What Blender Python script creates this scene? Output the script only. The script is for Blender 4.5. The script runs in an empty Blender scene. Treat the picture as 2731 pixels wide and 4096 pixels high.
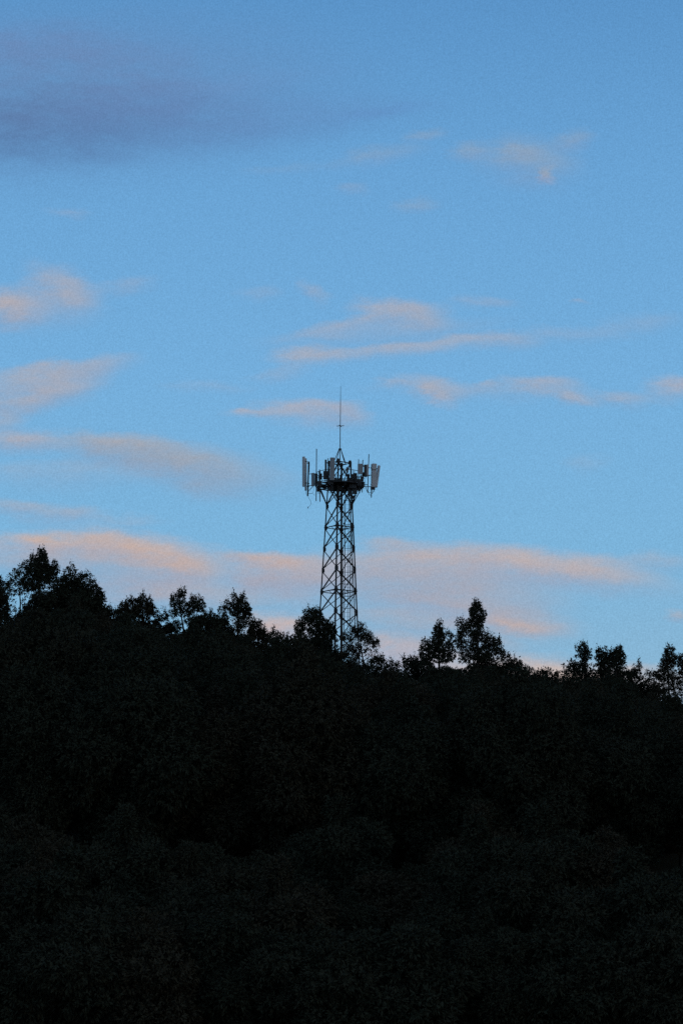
import bpy, bmesh, math, random
import numpy as np
from mathutils import Vector, Matrix, Euler

random.seed(7)
rng = np.random.default_rng(11)
scene = bpy.context.scene
COL = scene.collection

# ------------------------------------------------------------------ camera
W0, H0 = 2731.0, 4096.0
FPX = 9671.0                      # focal length in photograph pixels (85 mm lens, portrait frame)
EYE = Vector((0.0, 0.0, 1.6))
PITCH = math.radians(11.0)
ROLL = 0.0097
cam_d = bpy.data.cameras.new("camera")
cam = bpy.data.objects.new("camera", cam_d)
COL.objects.link(cam)
cam_d.sensor_fit = 'VERTICAL'
cam_d.sensor_height = 36.0
cam_d.lens = 36.0 * FPX / H0
cam_d.clip_start = 0.5
cam_d.clip_end = 6000.0
CM = Matrix.Rotation(PITCH + math.pi / 2, 3, 'X') @ Matrix.Rotation(ROLL, 3, 'Z')
cam.matrix_world = Matrix.Translation(EYE) @ CM.to_4x4()
scene.camera = cam


def ray(px, py):
    return CM @ Vector(((px - W0 / 2) / FPX, -(py - H0 / 2) / FPX, -1.0))


def P(px, py, Y):
    """Point at world depth Y seen at this place of the photograph."""
    d = ray(px, py)
    return EYE + d * (Y / d.y)


CMI = CM.inverted()


def px_of(p):
    q = CMI @ (Vector(p) - EYE)
    return (W0 / 2 + FPX * q.x / -q.z, H0 / 2 - FPX * q.y / -q.z)


# ------------------------------------------------------------------ helpers
def lin(c):
    return tuple((v / 255 / 12.92) if v / 255 <= 0.04045 else ((v / 255 + 0.055) / 1.055) ** 2.4 for v in c)


def tag(o, label=None, cat=None, group=None, kind=None):
    if label: o['label'] = label
    if cat: o['category'] = cat
    if group: o['group'] = group
    if kind: o['kind'] = kind
    return o


def empty(name, loc=(0, 0, 0)):
    o = bpy.data.objects.new(name, None)
    COL.objects.link(o)
    o.location = loc
    o.empty_display_size = 0.3
    return o


def np_mesh(name, V, F, mat):
    """Mesh from an (n,3) array and an (m,k) array of faces (k = 3 or 4)."""
    me = bpy.data.meshes.new(name)
    V = np.asarray(V, np.float32); F = np.asarray(F, np.int32)
    n, k = F.shape
    me.vertices.add(len(V)); me.vertices.foreach_set('co', V.ravel())
    me.loops.add(n * k); me.loops.foreach_set('vertex_index', F.ravel())
    me.polygons.add(n); me.polygons.foreach_set('loop_start', np.arange(0, n * k, k, dtype=np.int32))
    me.update(calc_edges=True)
    me.validate()
    me.materials.append(mat)
    return me


class MB:
    """Collects tubes, boxes and rings (world coordinates relative to an origin)."""
    def __init__(s):
        s.V = []; s.F = []

    def add(s, vs, fs):
        b = len(s.V)
        s.V += [tuple(v) for v in vs]
        s.F += [tuple(i + b for i in f) for f in fs]

    def tube(s, a, b, r, r2=None, n=8, cap=True):
        a = Vector(a); b = Vector(b); r2 = r if r2 is None else r2
        d = (b - a)
        if d.length < 1e-6: return s
        d.normalize()
        u = d.cross(Vector((0, 0, 1)) if abs(d.z) < .95 else Vector((1, 0, 0))).normalized()
        w = d.cross(u)
        vs = []
        for c, rr in ((a, r), (b, r2)):
            for i in range(n):
                t = 2 * math.pi * i / n
                vs.append(c + u * (math.cos(t) * rr) + w * (math.sin(t) * rr))
        fs = [(i, (i + 1) % n, n + (i + 1) % n, n + i) for i in range(n)]
        if cap: fs += [tuple(range(n))[::-1], tuple(range(n, 2 * n))]
        s.add(vs, fs)
        return s

    def path(s, pts, r, n=6, taper=1.0):
        m = len(pts) - 1
        for i in range(m):
            r1 = r * (1 + (taper - 1) * i / m); r2 = r * (1 + (taper - 1) * (i + 1) / m)
            s.tube(pts[i], pts[i + 1], r1, r2, n)
        return s

    def angle(s, a, b, w, t=0.008, flip=1):
        """An L-section steel angle from a to b."""
        a = Vector(a); b = Vector(b); d = (b - a).normalized()
        u = d.cross(Vector((0, 0, 1)) if abs(d.z) < .95 else Vector((1, 0, 0))).normalized()
        v = d.cross(u).normalized() * flip
        prof = [(0, 0), (w, 0), (w, t), (t, t), (t, w), (0, w)]
        vs = [c + u * (p[0] - w / 3) + v * (p[1] - w / 3) for c in (a, b) for p in prof]
        fs = [(i, (i + 1) % 6, 6 + (i + 1) % 6, 6 + i) for i in range(6)] + [tuple(range(6))[::-1], tuple(range(6, 12))]
        s.add(vs, fs)
        return s

    def box(s, c, size, rot=None, bevel=0.0, taper=1.0):
        """Box with chamfered vertical edges."""
        c = Vector(c); hx, hy, hz = size[0] / 2, size[1] / 2, size[2] / 2
        R = rot if rot is not None else Matrix.Identity(3)
        if bevel > 0:
            k = bevel
            pr = [(-hx + k, -hy), (hx - k, -hy), (hx - k * .3, -hy + k * .3), (hx, -hy + k), (hx, hy - k), (hx - k, hy), (-hx + k, hy), (-hx, hy - k), (-hx, -hy + k), (-hx + k * .3, -hy + k * .3)]
        else:
            pr = [(-hx, -hy), (hx, -hy), (hx, hy), (-hx, hy)]
        n = len(pr)
        e = min(bevel * .5, hz * .2)
        layers = [(-hz, .93 if bevel else 1), (-hz + e, 1), (hz - e, 1), (hz, .93 if bevel else 1)] if bevel else [(-hz, 1), (hz, 1)]
        vs = [c + R @ Vector((p[0] * f, p[1] * f, z)) for z, f in layers for p in pr]
        fs = []
        for l in range(len(layers) - 1):
            for i in range(n):
                fs.append((l * n + i, l * n + (i + 1) % n, (l + 1) * n + (i + 1) % n, (l + 1) * n + i))
        fs += [tuple(range(n))[::-1], tuple(range((len(layers) - 1) * n, len(layers) * n))]
        s.add(vs, fs)
        return s

    def ring(s, c, R, r, n=40, m=6, a0=0.0, a1=2 * math.pi, up=Vector((0, 0, 1)), xdir=None):
        c = Vector(c)
        full = abs(a1 - a0 - 2 * math.pi) < 1e-6
        xd = xdir or Vector((1, 0, 0)); yd = up.cross(xd)
        pts = [c + xd * (R * math.cos(a0 + (a1 - a0) * i / n)) + yd * (R * math.sin(a0 + (a1 - a0) * i / n)) for i in range(n + 1)]
        for i in range(n):
            s.tube(pts[i], pts[i + 1], r, n=m, cap=False)
        return s

    def annulus(s, c, r0, r1, t, n=40, arc=None):
        c = Vector(c); vs = []; fs = []
        for i in range(n):
            a = 2 * math.pi * i / n
            for rr in (r0, r1):
                for z in (0, t):
                    vs.append(c + Vector((rr * math.cos(a), rr * math.sin(a), z)))
        for i in range(n):
            if arc and not arc(i): continue
            j = (i + 1) % n
            A = lambda q, k: q * 4 + k
            fs += [(A(i, 0), A(i, 2), A(j, 2), A(j, 0)), (A(i, 1), A(j, 1), A(j, 3), A(i, 3)), (A(i, 2), A(i, 3), A(j, 3), A(j, 2)), (A(i, 0), A(j, 0), A(j, 1), A(i, 1))]
        s.add(vs, fs)
        return s

    def build(s, name, mat, parent=None, origin=None, smooth=False):
        o0 = Vector()
        q = parent
        while q is not None:                               # nothing in the chain is rotated or scaled
            o0 += q.location; q = q.parent
        me = bpy.data.meshes.new(name)
        me.from_pydata([tuple(Vector(v) - o0) for v in s.V], [], s.F)
        me.materials.append(mat)
        if smooth:
            for p in me.polygons: p.use_smooth = True
        o = bpy.data.objects.new(name, me)
        COL.objects.link(o)
        if parent:
            o.parent = parent
        else:
            o.location = o0
        return o


# ------------------------------------------------------------------ materials
def new_mat(name, col, rough=.6, spec=.3, metallic=0.0, noise=None, noise_scale=8.0, noise_amt=.3, rand=None, coord='Object'):
    m = bpy.data.materials.new(name); m.use_nodes = True
    nt = m.node_tree; b = nt.nodes['Principled BSDF']
    b.inputs['Roughness'].default_value = rough
    b.inputs['Specular IOR Level'].default_value = spec
    b.inputs['Metallic'].default_value = metallic
    b.inputs['Base Color'].default_value = (*col, 1)
    if noise:
        tc = nt.nodes.new('ShaderNodeTexCoord')
        nz = nt.nodes.new('ShaderNodeTexNoise'); nz.inputs['Scale'].default_value = noise_scale; nz.inputs['Detail'].default_value = 5
        nt.links.new(tc.outputs[coord], nz.inputs['Vector'])
        rp = nt.nodes.new('ShaderNodeMapRange'); rp.inputs[1].default_value = .35; rp.inputs[2].default_value = .7
        rp.inputs[4].default_value = noise_amt
        nt.links.new(nz.outputs['Fac'], rp.inputs[0])
        mx = nt.nodes.new('ShaderNodeMix'); mx.data_type = 'RGBA'
        mx.inputs[6].default_value = (*col, 1); mx.inputs[7].default_value = (*noise, 1)
        nt.links.new(rp.outputs[0], mx.inputs[0])
        last = mx.outputs[2]
        if rand:
            oi = nt.nodes.new('ShaderNodeObjectInfo')
            m2 = nt.nodes.new('ShaderNodeMix'); m2.data_type = 'RGBA'
            rr = nt.nodes.new('ShaderNodeMapRange'); rr.inputs[1].default_value = .55; rr.inputs[2].default_value = 1.0; rr.inputs[4].default_value = .75
            nt.links.new(oi.outputs['Random'], rr.inputs[0]); nt.links.new(rr.outputs[0], m2.inputs[0])
            nt.links.new(last, m2.inputs[6]); m2.inputs[7].default_value = (*rand, 1)
            last = m2.outputs[2]
        nt.links.new(last, b.inputs['Base Color'])
    return m


M_STEEL = new_mat('weathered_steel', (.050, .052, .055), .55, .35, 0, (.030, .028, .026), 3.0, .8)
M_RADOME = new_mat('antenna_radome', (.80, .79, .78), .5, .4, 0, (.66, .64, .62), 2.2, .6)
M_RADOME2 = new_mat('antenna_radome_grey', (.42, .43, .44), .5, .4, 0, (.33, .33, .33), 2.2, .6)
M_UNIT = new_mat('radio_housing', (.085, .088, .09), .5, .35, 0, (.05, .05, .05), 5.0, .6)
M_PALE = new_mat('pale_housing', (.55, .47, .44), .5, .4, 0, (.45, .40, .38), 6.0, .6)
M_CABLE = new_mat('black_cable', (.018, .018, .019), .5, .4, 0, (.03, .03, .03), 20.0, .5)
M_BARK = new_mat('bark', (.045, .038, .030), .9, .1, 0, (.022, .019, .015), 6.0, .8)
M_LEAF = new_mat('leaves', (.046, .051, .034), .75, .03, 0, (.036, .042, .027), .9, .9, rand=(.060, .049, .032))
M_GROUND = new_mat('forest_floor', (.040, .034, .022), .95, .05, 0, (.028, .034, .016), .35, .9)

# ------------------------------------------------------------------ terrain
def H_ridge(x):
    xx = max(-60.0, min(60.0, x))
    return 18.4 - 0.107 * xx


def sm(t):
    t = max(0.0, min(1.0, t)); return t * t * (3 - 2 * t)


def ground_z(x, y):
    r = H_ridge(x) + .8 * math.sin(x * .13 + 1) + .5 * math.sin(x * .31 + y * .05)
    if y < 170:
        t = (y - 62) / 108.0
        f = 0 if t <= 0 else (t * (1.25 - .25 * t) if t < 1 else 1.0)
        f = f * sm(t * 6)
    else:
        f = 1 - .9 * sm((y - 178) / 320.0)
    side = 1 - .75 * sm((abs(x) - 120) / 500.0)
    return r * f * side + .25 * math.sin(x * .4) * math.sin(y * .37) * sm((y - 50) / 20)


xs = np.concatenate([np.linspace(-3000, -120, 20), np.linspace(-100, 100, 81), np.linspace(120, 3000, 20)])
ys = np.concatenate([np.linspace(-3000, -50, 14), np.linspace(-30, 260, 117), np.linspace(280, 3000, 22)])
GV = np.array([(x, y, ground_z(x, y)) for y in ys for x in xs])
nx = len(xs)
GF = np.array([(j * nx + i, j * nx + i + 1, (j + 1) * nx + i + 1, (j + 1) * nx + i) for j in range(len(ys) - 1) for i in range(nx - 1)])
gm = np_mesh('ground', GV, GF, M_GROUND)
for p in gm.polygons: p.use_smooth = True
go = bpy.data.objects.new('ground', gm); COL.objects.link(go)
tag(go, 'dark wooded hillside ground rising to the ridge under the trees', 'ground', kind='structure')

# ------------------------------------------------------------------ the tower
YT = 164.0
ax0 = P(1356.6, 2110, YT)
TX = ax0.x


def zpx(py):
    return P(1356.6, py, YT).z


def T(px, py, dy=0.0):
    return P(px, py, YT + dy)


def TZ(zx, zy, dy=0.0):
    """Same, from the enlargement of the tower head."""
    return T(1160 + zx / 3.7333, 1740 + zy / 3.7333, dy)


S = (zpx(2000) - zpx(2100)) / 100.0        # metres per photograph pixel at the tower
Z_REF = zpx(2109)


def half(z):
    return 55.3 * S + .0525 * (Z_REF - z)


AN = math.radians(9)
DIRS = {'N': Vector((-math.sin(AN), -math.cos(AN), 0)), 'R': Vector((math.cos(AN), -math.sin(AN), 0)),
        'F': Vector((math.sin(AN), math.cos(AN), 0)), 'L': Vector((-math.cos(AN), math.sin(AN), 0))}


def corner(k, z):
    return Vector((TX, YT, z)) + DIRS[k] * half(z)


base_z = ground_z(TX, YT)
tower = empty('lattice_tower', (TX, YT, base_z))
bpy.context.view_layer.update()
tag(tower, 'tall dark steel lattice telecom tower carrying a ring of antennas above the trees', 'tower')
levels = [1853 + 85.6 * i for i in range(0, 20)]
levels = [p for p in levels if zpx(p) > base_z + .4]
zl = [zpx(p) for p in levels]
leg_r = {'N': .058, 'R': .044, 'F': .072, 'L': .043}
for k in 'NRFL':
    m = MB()
    m.tube(corner(k, base_z - .6), corner(k, zl[0] + .05), leg_r[k] * 1.15, leg_r[k], 10)
    for i, z in enumerate(zl[1:]):
        if i % 3 == 2: m.tube(corner(k, z - .03), corner(k, z + .03), leg_r[k] * 2.0, n=10)
    m.build('leg', M_STEEL, tower)
faces = [('L', 'N'), ('N', 'R'), ('R', 'F'), ('F', 'L')]
for (a, b) in faces:
    for i in range(len(zl) - 1):
        zt, zb = zl[i], zl[i + 1]
        m = MB()
        off = Vector((0, 0, .09))
        w = .07 if (a, b) != ('F', 'L') else .052
        if (a, b) == ('F', 'L'):
            m.angle(corner('L', zb) + off, corner('F', zt) - off, w)
        else:
            o = (DIRS[a] + DIRS[b]).normalized() * .02
            m.angle(corner(a, zt) - off + o, corner(b, zb) + off + o, w)
            m.angle(corner(b, zt) - off - o * .6, corner(a, zb) + off - o * .6, w, flip=-1)
            mid = (corner(a, zt) + corner(b, zb)) / 2
            m.tube(mid - o * 2, mid + o * 2, .012)
        m.build('cross_brace', M_STEEL, tower)
# gusset plates at every node
for k in 'NRFL':
    others = [b if a == k else a for (a, b) in faces if k in (a, b)]
    for i, z in enumerate(zl):
        m = MB(); c = corner(k, z)
        for q in others:
            d = (corner(q, z) - c).normalized()
            nrm = Vector((0, 0, 1)).cross(d)
            pts2 = [(-.07, .17), (.08, .19), (.175, .09), (.175, -.09), (.08, -.19), (-.07, -.17)]
            vs = [c + d * u + Vector((0, 0, v)) + nrm * t for t in (-.005, .005) for (u, v) in pts2]
            m.add(vs, [tuple(range(6)), tuple(range(6, 12))[::-1]] + [(j, 6 + j, 6 + (j + 1) % 6, (j + 1) % 6) for j in range(6)])
        m.build('gusset_plate', M_STEEL, tower)
# horizontal frames with plan bracing every third level
for i in range(0, len(zl), 3):
    z = zl[i]; m = MB()
    cs = [corner(k, z) for k in 'NRFL']
    mids = [(cs[j] + cs[(j + 1) % 4]) / 2 for j in range(4)]
    for j in range(4):
        m.angle(cs[j], cs[(j + 1) % 4], .055)
        m.angle(mids[j] + Vector((0, 0, .012)), mids[(j + 1) % 4] + Vector((0, 0, .012)), .042)
    m.build('horizontal_frame', M_STEEL, tower)

# climbing ladder with safety hoops, inside the right-hand face
lad = MB(); hoop = MB()
fr = (DIRS['R'] + DIRS['F']).normalized()
side = Vector((0, 0, 1)).cross(fr)
z_top = zpx(1952); z_bot = base_z


def lad_c(z):
    return T(1390.5, 2150, .15) * 1.0 + Vector((0, 0, z - T(1390.5, 2150, .15).z))


sd = Vector((1, -.15, 0)).normalized(); fw = Vector((.15, 1, 0)).normalized()
for s_ in (-1, 1):
    lad.tube(lad_c(z_bot) + sd * s_ * .195, lad_c(z_top) + sd * s_ * .195, .030, n=6)
z = z_bot + .2
while z < z_top:
    lad.tube(lad_c(z) - sd * .2, lad_c(z) + sd * .2, .0085, n=5); z += .29
lad.build('ladder', M_STEEL, tower)
z = z_bot + 2.2; hz = []
while z < z_top - .2:
    hz.append(z); z += .84
for z in hz:
    hoop.ring(lad_c(z) - fw * .0, .33, .018, n=14, m=5, a0=math.radians(-30), a1=math.radians(210), xdir=sd)
for an in (20, 90, 160):
    d = sd * math.cos(math.radians(an)) * .33 + fw * math.sin(math.radians(an)) * .33
    hoop.tube(lad_c(hz[0]) + d, lad_c(hz[-1]) + d, .017, n=5)
hoop.build('ladder_cage', M_STEEL, tower)
# feeder cables clamped up the far leg and a thin run by the right leg
for j in range(5):
    o = DIRS['L'] * (.03 + .025 * j) * .4 + Vector((-.03 + .035 * j, -.09, 0))
    pts = [corner('F', z) * 1.0 + o + Vector((random.uniform(-.006, .006), 0, 0)) for z in np.linspace(base_z, zpx(1945), 24)]
    MB().path(pts, .016, 6).build('feeder_cable', M_CABLE, tower)
for j in range(3):
    pts = [corner('R', z) + Vector((-.13 - .035 * j, .02, 0)) + Vector((random.uniform(-.012, .012), 0, 0)) for z in np.linspace(base_z, zpx(1950), 30)]
    MB().path(pts, .012 if j else .018, 6).build('feeder_cable', M_CABLE, tower)
z = zpx(2640)
while z < zpx(2120):
    c = corner('R', z) + Vector((-.05, -.05, 0)); lp = MB()
    lp.ring(c, .05, .009, n=12, m=5, up=Vector((0, 1, 0)), a0=-1.6, a1=2.2)
    lp.tube(c + Vector((-.16, 0, .04)), c + Vector((.0, 0, .05)), .010, n=5)
    lp.build('cable_clamp', M_CABLE, tower)
    z += .82

# the crowning pyramid and lightning rod
ztop = zl[0]
apex = Vector((TX, YT, zpx(1796)))
cs = [corner(k, ztop) for k in 'NRFL']
m = MB()
for j in range(4):
    mid = (cs[j] + cs[(j + 1) % 4]) / 2
    m.tube(mid, apex + (mid - apex).normalized() * .0 + Vector((mid.x - TX, mid.y - YT, 0)) * .13, .025, n=6)
m.box(apex, (.2, .2, .05), Matrix.Rotation(AN, 3, 'Z'))
m.build('top_pyramid', M_STEEL, tower)
m = MB()
zt = zpx(1543)
m.tube(apex - Vector((0, 0, .9)), Vector((TX, YT, zpx(1703))), .030, .027, 8)
m.tube(Vector((TX, YT, zpx(1703))), Vector((TX, YT, zpx(1610))), .025, .021, 8)
m.tube(Vector((TX, YT, zpx(1610))), Vector((TX, YT, zt)), .020, .010, 8)
rod = m.build('lightning_rod', M_STEEL, tower)
m = MB()
zc = zpx(1703.5)
for dx, dy, l in ((1, -.25, .27), (.3, 1, .27)):
    d = Vector((dx, dy, 0)).normalized() * l
    m.tube(Vector((TX, YT, zc)) - d, Vector((TX, YT, zc)) + d, .022, n=6)
m.tube(Vector((TX, YT, zc - .05)), Vector((TX, YT, zc + .05)), .03)
m.build('crossbar', M_STEEL, rod)
# small warning lamp housing on the near top corner
m = MB()
c = corner('N', ztop) + Vector((0, -.02, .02))
m.tube(c, c + Vector((0, 0, .1)), .09, n=12); m.tube(c + Vector((0, 0, .1)), c + Vector((0, 0, .17)), .085, .03, 12)
m.tube(c - Vector((0, 0, .1)), c, .05, .09, 12)
m.build('warning_lamp', M_UNIT, tower)

# round working platform
zf = zpx(1944); RF = 1.66
pc = Vector((TX, YT, zf))
m = MB()
m.annulus(pc, .40, RF, .04, 48, arc=lambda i: math.cos(2 * math.pi * (i + .5) / 48) > -.45 and i not in (38, 2, 10))
for j in range(16):
    a = 2 * math.pi * (j + .3) / 16
    d = Vector((math.cos(a), math.sin(a), 0))
    m.angle(pc + d * .55 - Vector((0, 0, .03)), pc + d * RF - Vector((0, 0, .03)), .07)
m.ring(pc - Vector((0, 0, .02)), RF, .045, 48, 6)
m.ring(pc - Vector((0, 0, .02)), 1.15, .03, 40, 6)
m.ring(pc - Vector((0, 0, .02)), .72, .035, 32, 6)
for a, b in faces:
    m.angle(corner(a, zf - .05), corner(b, zf - .05), .09)
plat = m.build('platform', M_STEEL, tower)
m = MB()
zr = zpx(1895); 
m.ring(Vector((TX, YT, zr)), RF - .03, .021, 48, 6)
m.ring(Vector((TX, YT, (zr + zf) / 2)), RF - .03, .015, 48, 6)
m.ring(Vector((TX, YT, zf + .1)), RF - .02, .03, 48, 6)
for j in range(12):
    a = 2 * math.pi * (j + .15) / 12
    d = Vector((math.cos(a), math.sin(a), 0)) * (RF - .03)
    m.tube(Vector((TX, YT, zf)) + d, Vector((TX, YT, zr + .02)) + d, .019, n=6)
m.build('handrail', M_STEEL, plat)
# knee braces from the platform rim to the legs below
zk = zl[2]
for k in 'NRFL':
    a0 = math.atan2(DIRS[k].y, DIRS[k].x)
    for da in (-.42, .42):
        d = Vector((math.cos(a0 + da), math.sin(a0 + da), 0)) * (RF - .08)
        MB().angle(corner(k, zk + .08), pc + d - Vector((0, 0, .05)), .064, flip=1).build('knee_brace', M_STEEL, tower)


def rotz(a): return Matrix.Rotation(math.radians(a), 3, 'Z')


def pipe(zx0, zy0, zx1, zy1, dy, r, label=None):
    m = MB(); a = TZ(zx0, zy0, dy); b = TZ(zx1, zy1, dy)
    m.tube(b, a, r, n=10)
    m.tube(a - Vector((0, 0, .01)), a + Vector((0, 0, .012)), r * 1.12, n=10)
    o = m.build('mount_pipe', M_STEEL, tower)
    if label: o['label'] = label
    return o


def arm(a, b, r=.026):
    MB().tube(a, b, r, n=8).build('mount_arm', M_STEEL, tower)


def to_ring(p, z=None, r=RF):
    d = Vector((p.x - TX, p.y - YT, 0)).normalized() * r
    return Vector((TX, YT, z if z is not None else p.z)) + d


def panel(zx, zy0, zy1, dy, w, d, yaw, tilt=0.0, mat=None, label=None, lean=0.0, bracket_to=None):
    """Panel antenna standing between two heights of the enlargement; tilt leans its face down, lean tips it sideways."""
    a = TZ(zx, zy1, dy); b = TZ(zx, zy0, dy)
    h = (b - a).length; c = (a + b) / 2
    R = rotz(yaw) @ Matrix.Rotation(math.radians(tilt), 3, 'X') @ Matrix.Rotation(math.radians(lean), 3, 'Y')
    m = MB().box(c, (w, d, h), R, bevel=min(w, d) * .3)
    p = m.build('panel_antenna', mat or M_RADOME, tower, smooth=False)
    if label: p['label'] = label
    for s_ in (-1, 0, 1):
        q = c + R @ Vector((s_ * w * .28, 0, -h / 2 - .03))
        MB().tube(q, q + R @ Vector((0, 0, .05)), .016, n=6).build('connector', M_CABLE, p, origin=tower.location)
    if bracket_to is not None:
        for s_ in (-.36, .36):
            e = MB()
            q = c + R @ Vector((0, d * .45, h * s_))
            t = Vector((bracket_to.x, bracket_to.y, q.z))
            e.tube(q, t, .025, n=6); e.box(t, (.12, .12, .07))
            e.build('bracket', M_STEEL, p, origin=tower.location)
    return p


# left pair of long panels
pl = TZ(277, 600, .25)
pipe(279, 428, 263, 912, .25, .052, 'thick pipe behind the long pair of panels')
pipe(290, 420, 285, 560, .40, .022)
arm(TZ(280, 582, .25), to_ring(pl, TZ(280, 582, .25).z)); arm(TZ(275, 757, .25), to_ring(pl, TZ(275, 757, .25).z))
arm(TZ(345, 762, .2), TZ(272, 835, .25), .016)
panel(204, 324, 768, -.15, .20, .12, -32, 0, M_RADOME, 'long pale panel antenna with a square top', lean=-.9, bracket_to=pl)
panel(234, 350, 826, .12, .14, .15, 20, 0, M_RADOME, 'long pale panel antenna set lower behind its pair', lean=-.9, bracket_to=pl)
# tall whip pipes
pipe(396, 212, 389, 985, -.15, .032, 'tallest vertical pipe left of the mast'); pipe(440, 517, 447, 995, -.75, .032)
pipe(1175, 288, 1157, 862, -.1, .030, 'tallest vertical pipe right of the mast')
pipe(1022, 367, 1016, 848, -.95, .028); pipe(1085, 375, 1075, 858, -.85, .030)
pipe(568, 352, 560, 850, -1.0, .030); pipe(430, 545, 440, 720, -1.1, .026)
pipe(960, 535, 955, 680, -1.35, .02); pipe(915, 400, 917, 690, .9, .018); pipe(885, 570, 885, 680, -1.5, .022)
# small left panel and radio units
panel(342, 568, 762, -.35, .23, .12, -38, 0, M_RADOME2, 'short grey panel antenna beside the long pair', lean=-1.2, bracket_to=TZ(385, 650, -.3))


def unit(zx0, zy0, zx1, zy1, dy, depth=.16, yaw=0, mat=None, label=None):
    a = TZ(zx0, zy1, dy); b = TZ(zx1, zy0, dy)
    c = (a + b) / 2; w = abs(b.x - a.x); h = abs(b.z - a.z)
    m = MB().box(c, (w, depth, h), rotz(yaw), bevel=min(w, depth) * .12)
    n = 5
    for i in range(n):                                     # cooling fins on the front
        x = (-.4 + .8 * i / (n - 1)) * w
        m.box(c + rotz(yaw) @ Vector((x, -depth / 2 - .012, 0)), (.012, .03, h * .86), rotz(yaw))
    o = m.build('radio_unit', mat or M_UNIT, tower)
    if label: o['label'] = label
    for i in range(2):
        q = c + Vector(((-.2 + .4 * i) * w, 0, -h / 2))
        e = MB().path([q, q + Vector((.02, .03, -.08)), q + Vector((.06, .1, -.14)), q + Vector((.05, .2, -.1))], .012, 5)
        e.build('jumper_cable', M_CABLE, o, origin=tower.location)
    return o


unit(368, 575, 412, 745, -.55, .14, -15); unit(440, 575, 478, 662, -1.05, .14, 10)
unit(412, 690, 470, 770, -1.2, .15)
panel(533, 370, 655, -1.15, .11, .15, 25, 0, M_UNIT, 'narrow dark panel antenna near the front panel', lean=-1.0, bracket_to=TZ(566, 450, -1.0))
unit(495, 540, 566, 662, -1.25, .14, 8); unit(560, 385, 590, 440, -1.1, .1)
unit(565, 670, 650, 735, -1.45, .16); unit(690, 665, 760, 720, -1.3, .2); unit(770, 690, 850, 750, -.9, .2)
panel(630, 338, 676, -1.62, .325, .13, 2, 0, M_RADOME2, 'wide grey panel antenna facing the viewer', bracket_to=TZ(630, 500, -1.45))
pipe(632, 360, 632, 830, -1.45, .03)
unit(838, 482, 868, 562, -.2, .1, 15, M_PALE, 'small pale pinkish box inside the lattice'); unit(845, 585, 890, 690, -1.3, .14)
unit(915, 585, 960, 640, -1.35, .14, 0); unit(945, 570, 1000, 605, -1.1, .12); unit(960, 610, 1005, 700, -1.3, .14, 10)
unit(1000, 660, 1060, 760, -1.1, .16); unit(1050, 620, 1095, 690, -1.0, .12, 20); unit(1050, 700, 1112, 775, -.5, .16)
unit(600, 690, 690, 800, -.5, .3); unit(690, 735, 790, 800, .5, .3); unit(800, 690, 900, 800, .6, .3, 12); unit(690, 830, 735, 930, -.75, .12, 10)
unit(900, 650, 990, 720, -1.2, .2); unit(880, 720, 990, 800, -1.0, .25); unit(560, 640, 600, 700, -1.2, .12); unit(740, 600, 775, 680, -.2, .12)
unit(1010, 745, 1050, 835, -.9, .16, 10); unit(640, 640, 690, 700, -1.35, .1); unit(850, 640, 905, 700, .5, .12); unit(400, 770, 440, 845, -.7, .12, 20); unit(775, 810, 830, 865, -.5, .2)
unit(455, 735, 540, 775, .3, .12, 20); unit(900, 905, 960, 950, -.6, .14)
unit(860, 770, 925, 905, -.8, .2); unit(930, 790, 1002, 880, -.9, .2); unit(700, 775, 800, 830, -.6, .25); unit(580, 765, 640, 830, -.8, .2)
# right panels
panel(1046, 430, 578, -1.05, .34, .12, 6, 0, M_RADOME2, 'square grey panel antenna between two short pipes', bracket_to=TZ(1085, 500, -.85))
panel(1122, 445, 612, -.75, .20, .16, 38, 0, M_UNIT, 'dark half of the angled antenna pair', bracket_to=TZ(1085, 520, -.85))
panel(1150, 442, 606, -.60, .15, .16, 52, 0, M_RADOME, 'pale angled panel antenna beside the right tall pipe', bracket_to=TZ(1170, 520, -.1))
unit(1085, 560, 1150, 622, -.65, .14, 40)
# far right leaning pair
pr = TZ(1216, 600, .0)
pipe(1216, 440, 1212, 935, .0, .036, 'thick pipe carrying the leaning panels')
arm(TZ(1212, 600), TZ(1168, 600, -.1)); arm(TZ(1212, 772), to_ring(TZ(1212, 772), TZ(1212, 772).z)); arm(TZ(1165, 743, -.1), to_ring(TZ(1165, 743, -.1), TZ(1165, 743, -.1).z))
arm(TZ(1165, 600, -.1), to_ring(TZ(1165, 600, -.1), TZ(1165, 600, -.1).z)); arm(TZ(1125, 775, -.1), TZ(1158, 862, -.1), .018)
panel(1252, 428, 778, -.22, .34, .13, 8, 0, M_RADOME, 'broad pale panel antenna leaning outward on the right', lean=1.2, bracket_to=pr)
panel(1303, 448, 790, -.05, .155, .20, 55, 0, M_RADOME, 'narrow pale panel antenna tipped furthest outward', lean=12.5, bracket_to=pr)
unit(1200, 770, 1268, 815, -.15, .18)
m = MB()
m.path([TZ(1200, 487, -.31), TZ(1215, 505, -.33), TZ(1245, 518, -.33), TZ(1280, 512, -.33), TZ(1303, 492, -.31)], .013, 6)
m.build('strap', M_CABLE, tower)
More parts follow.
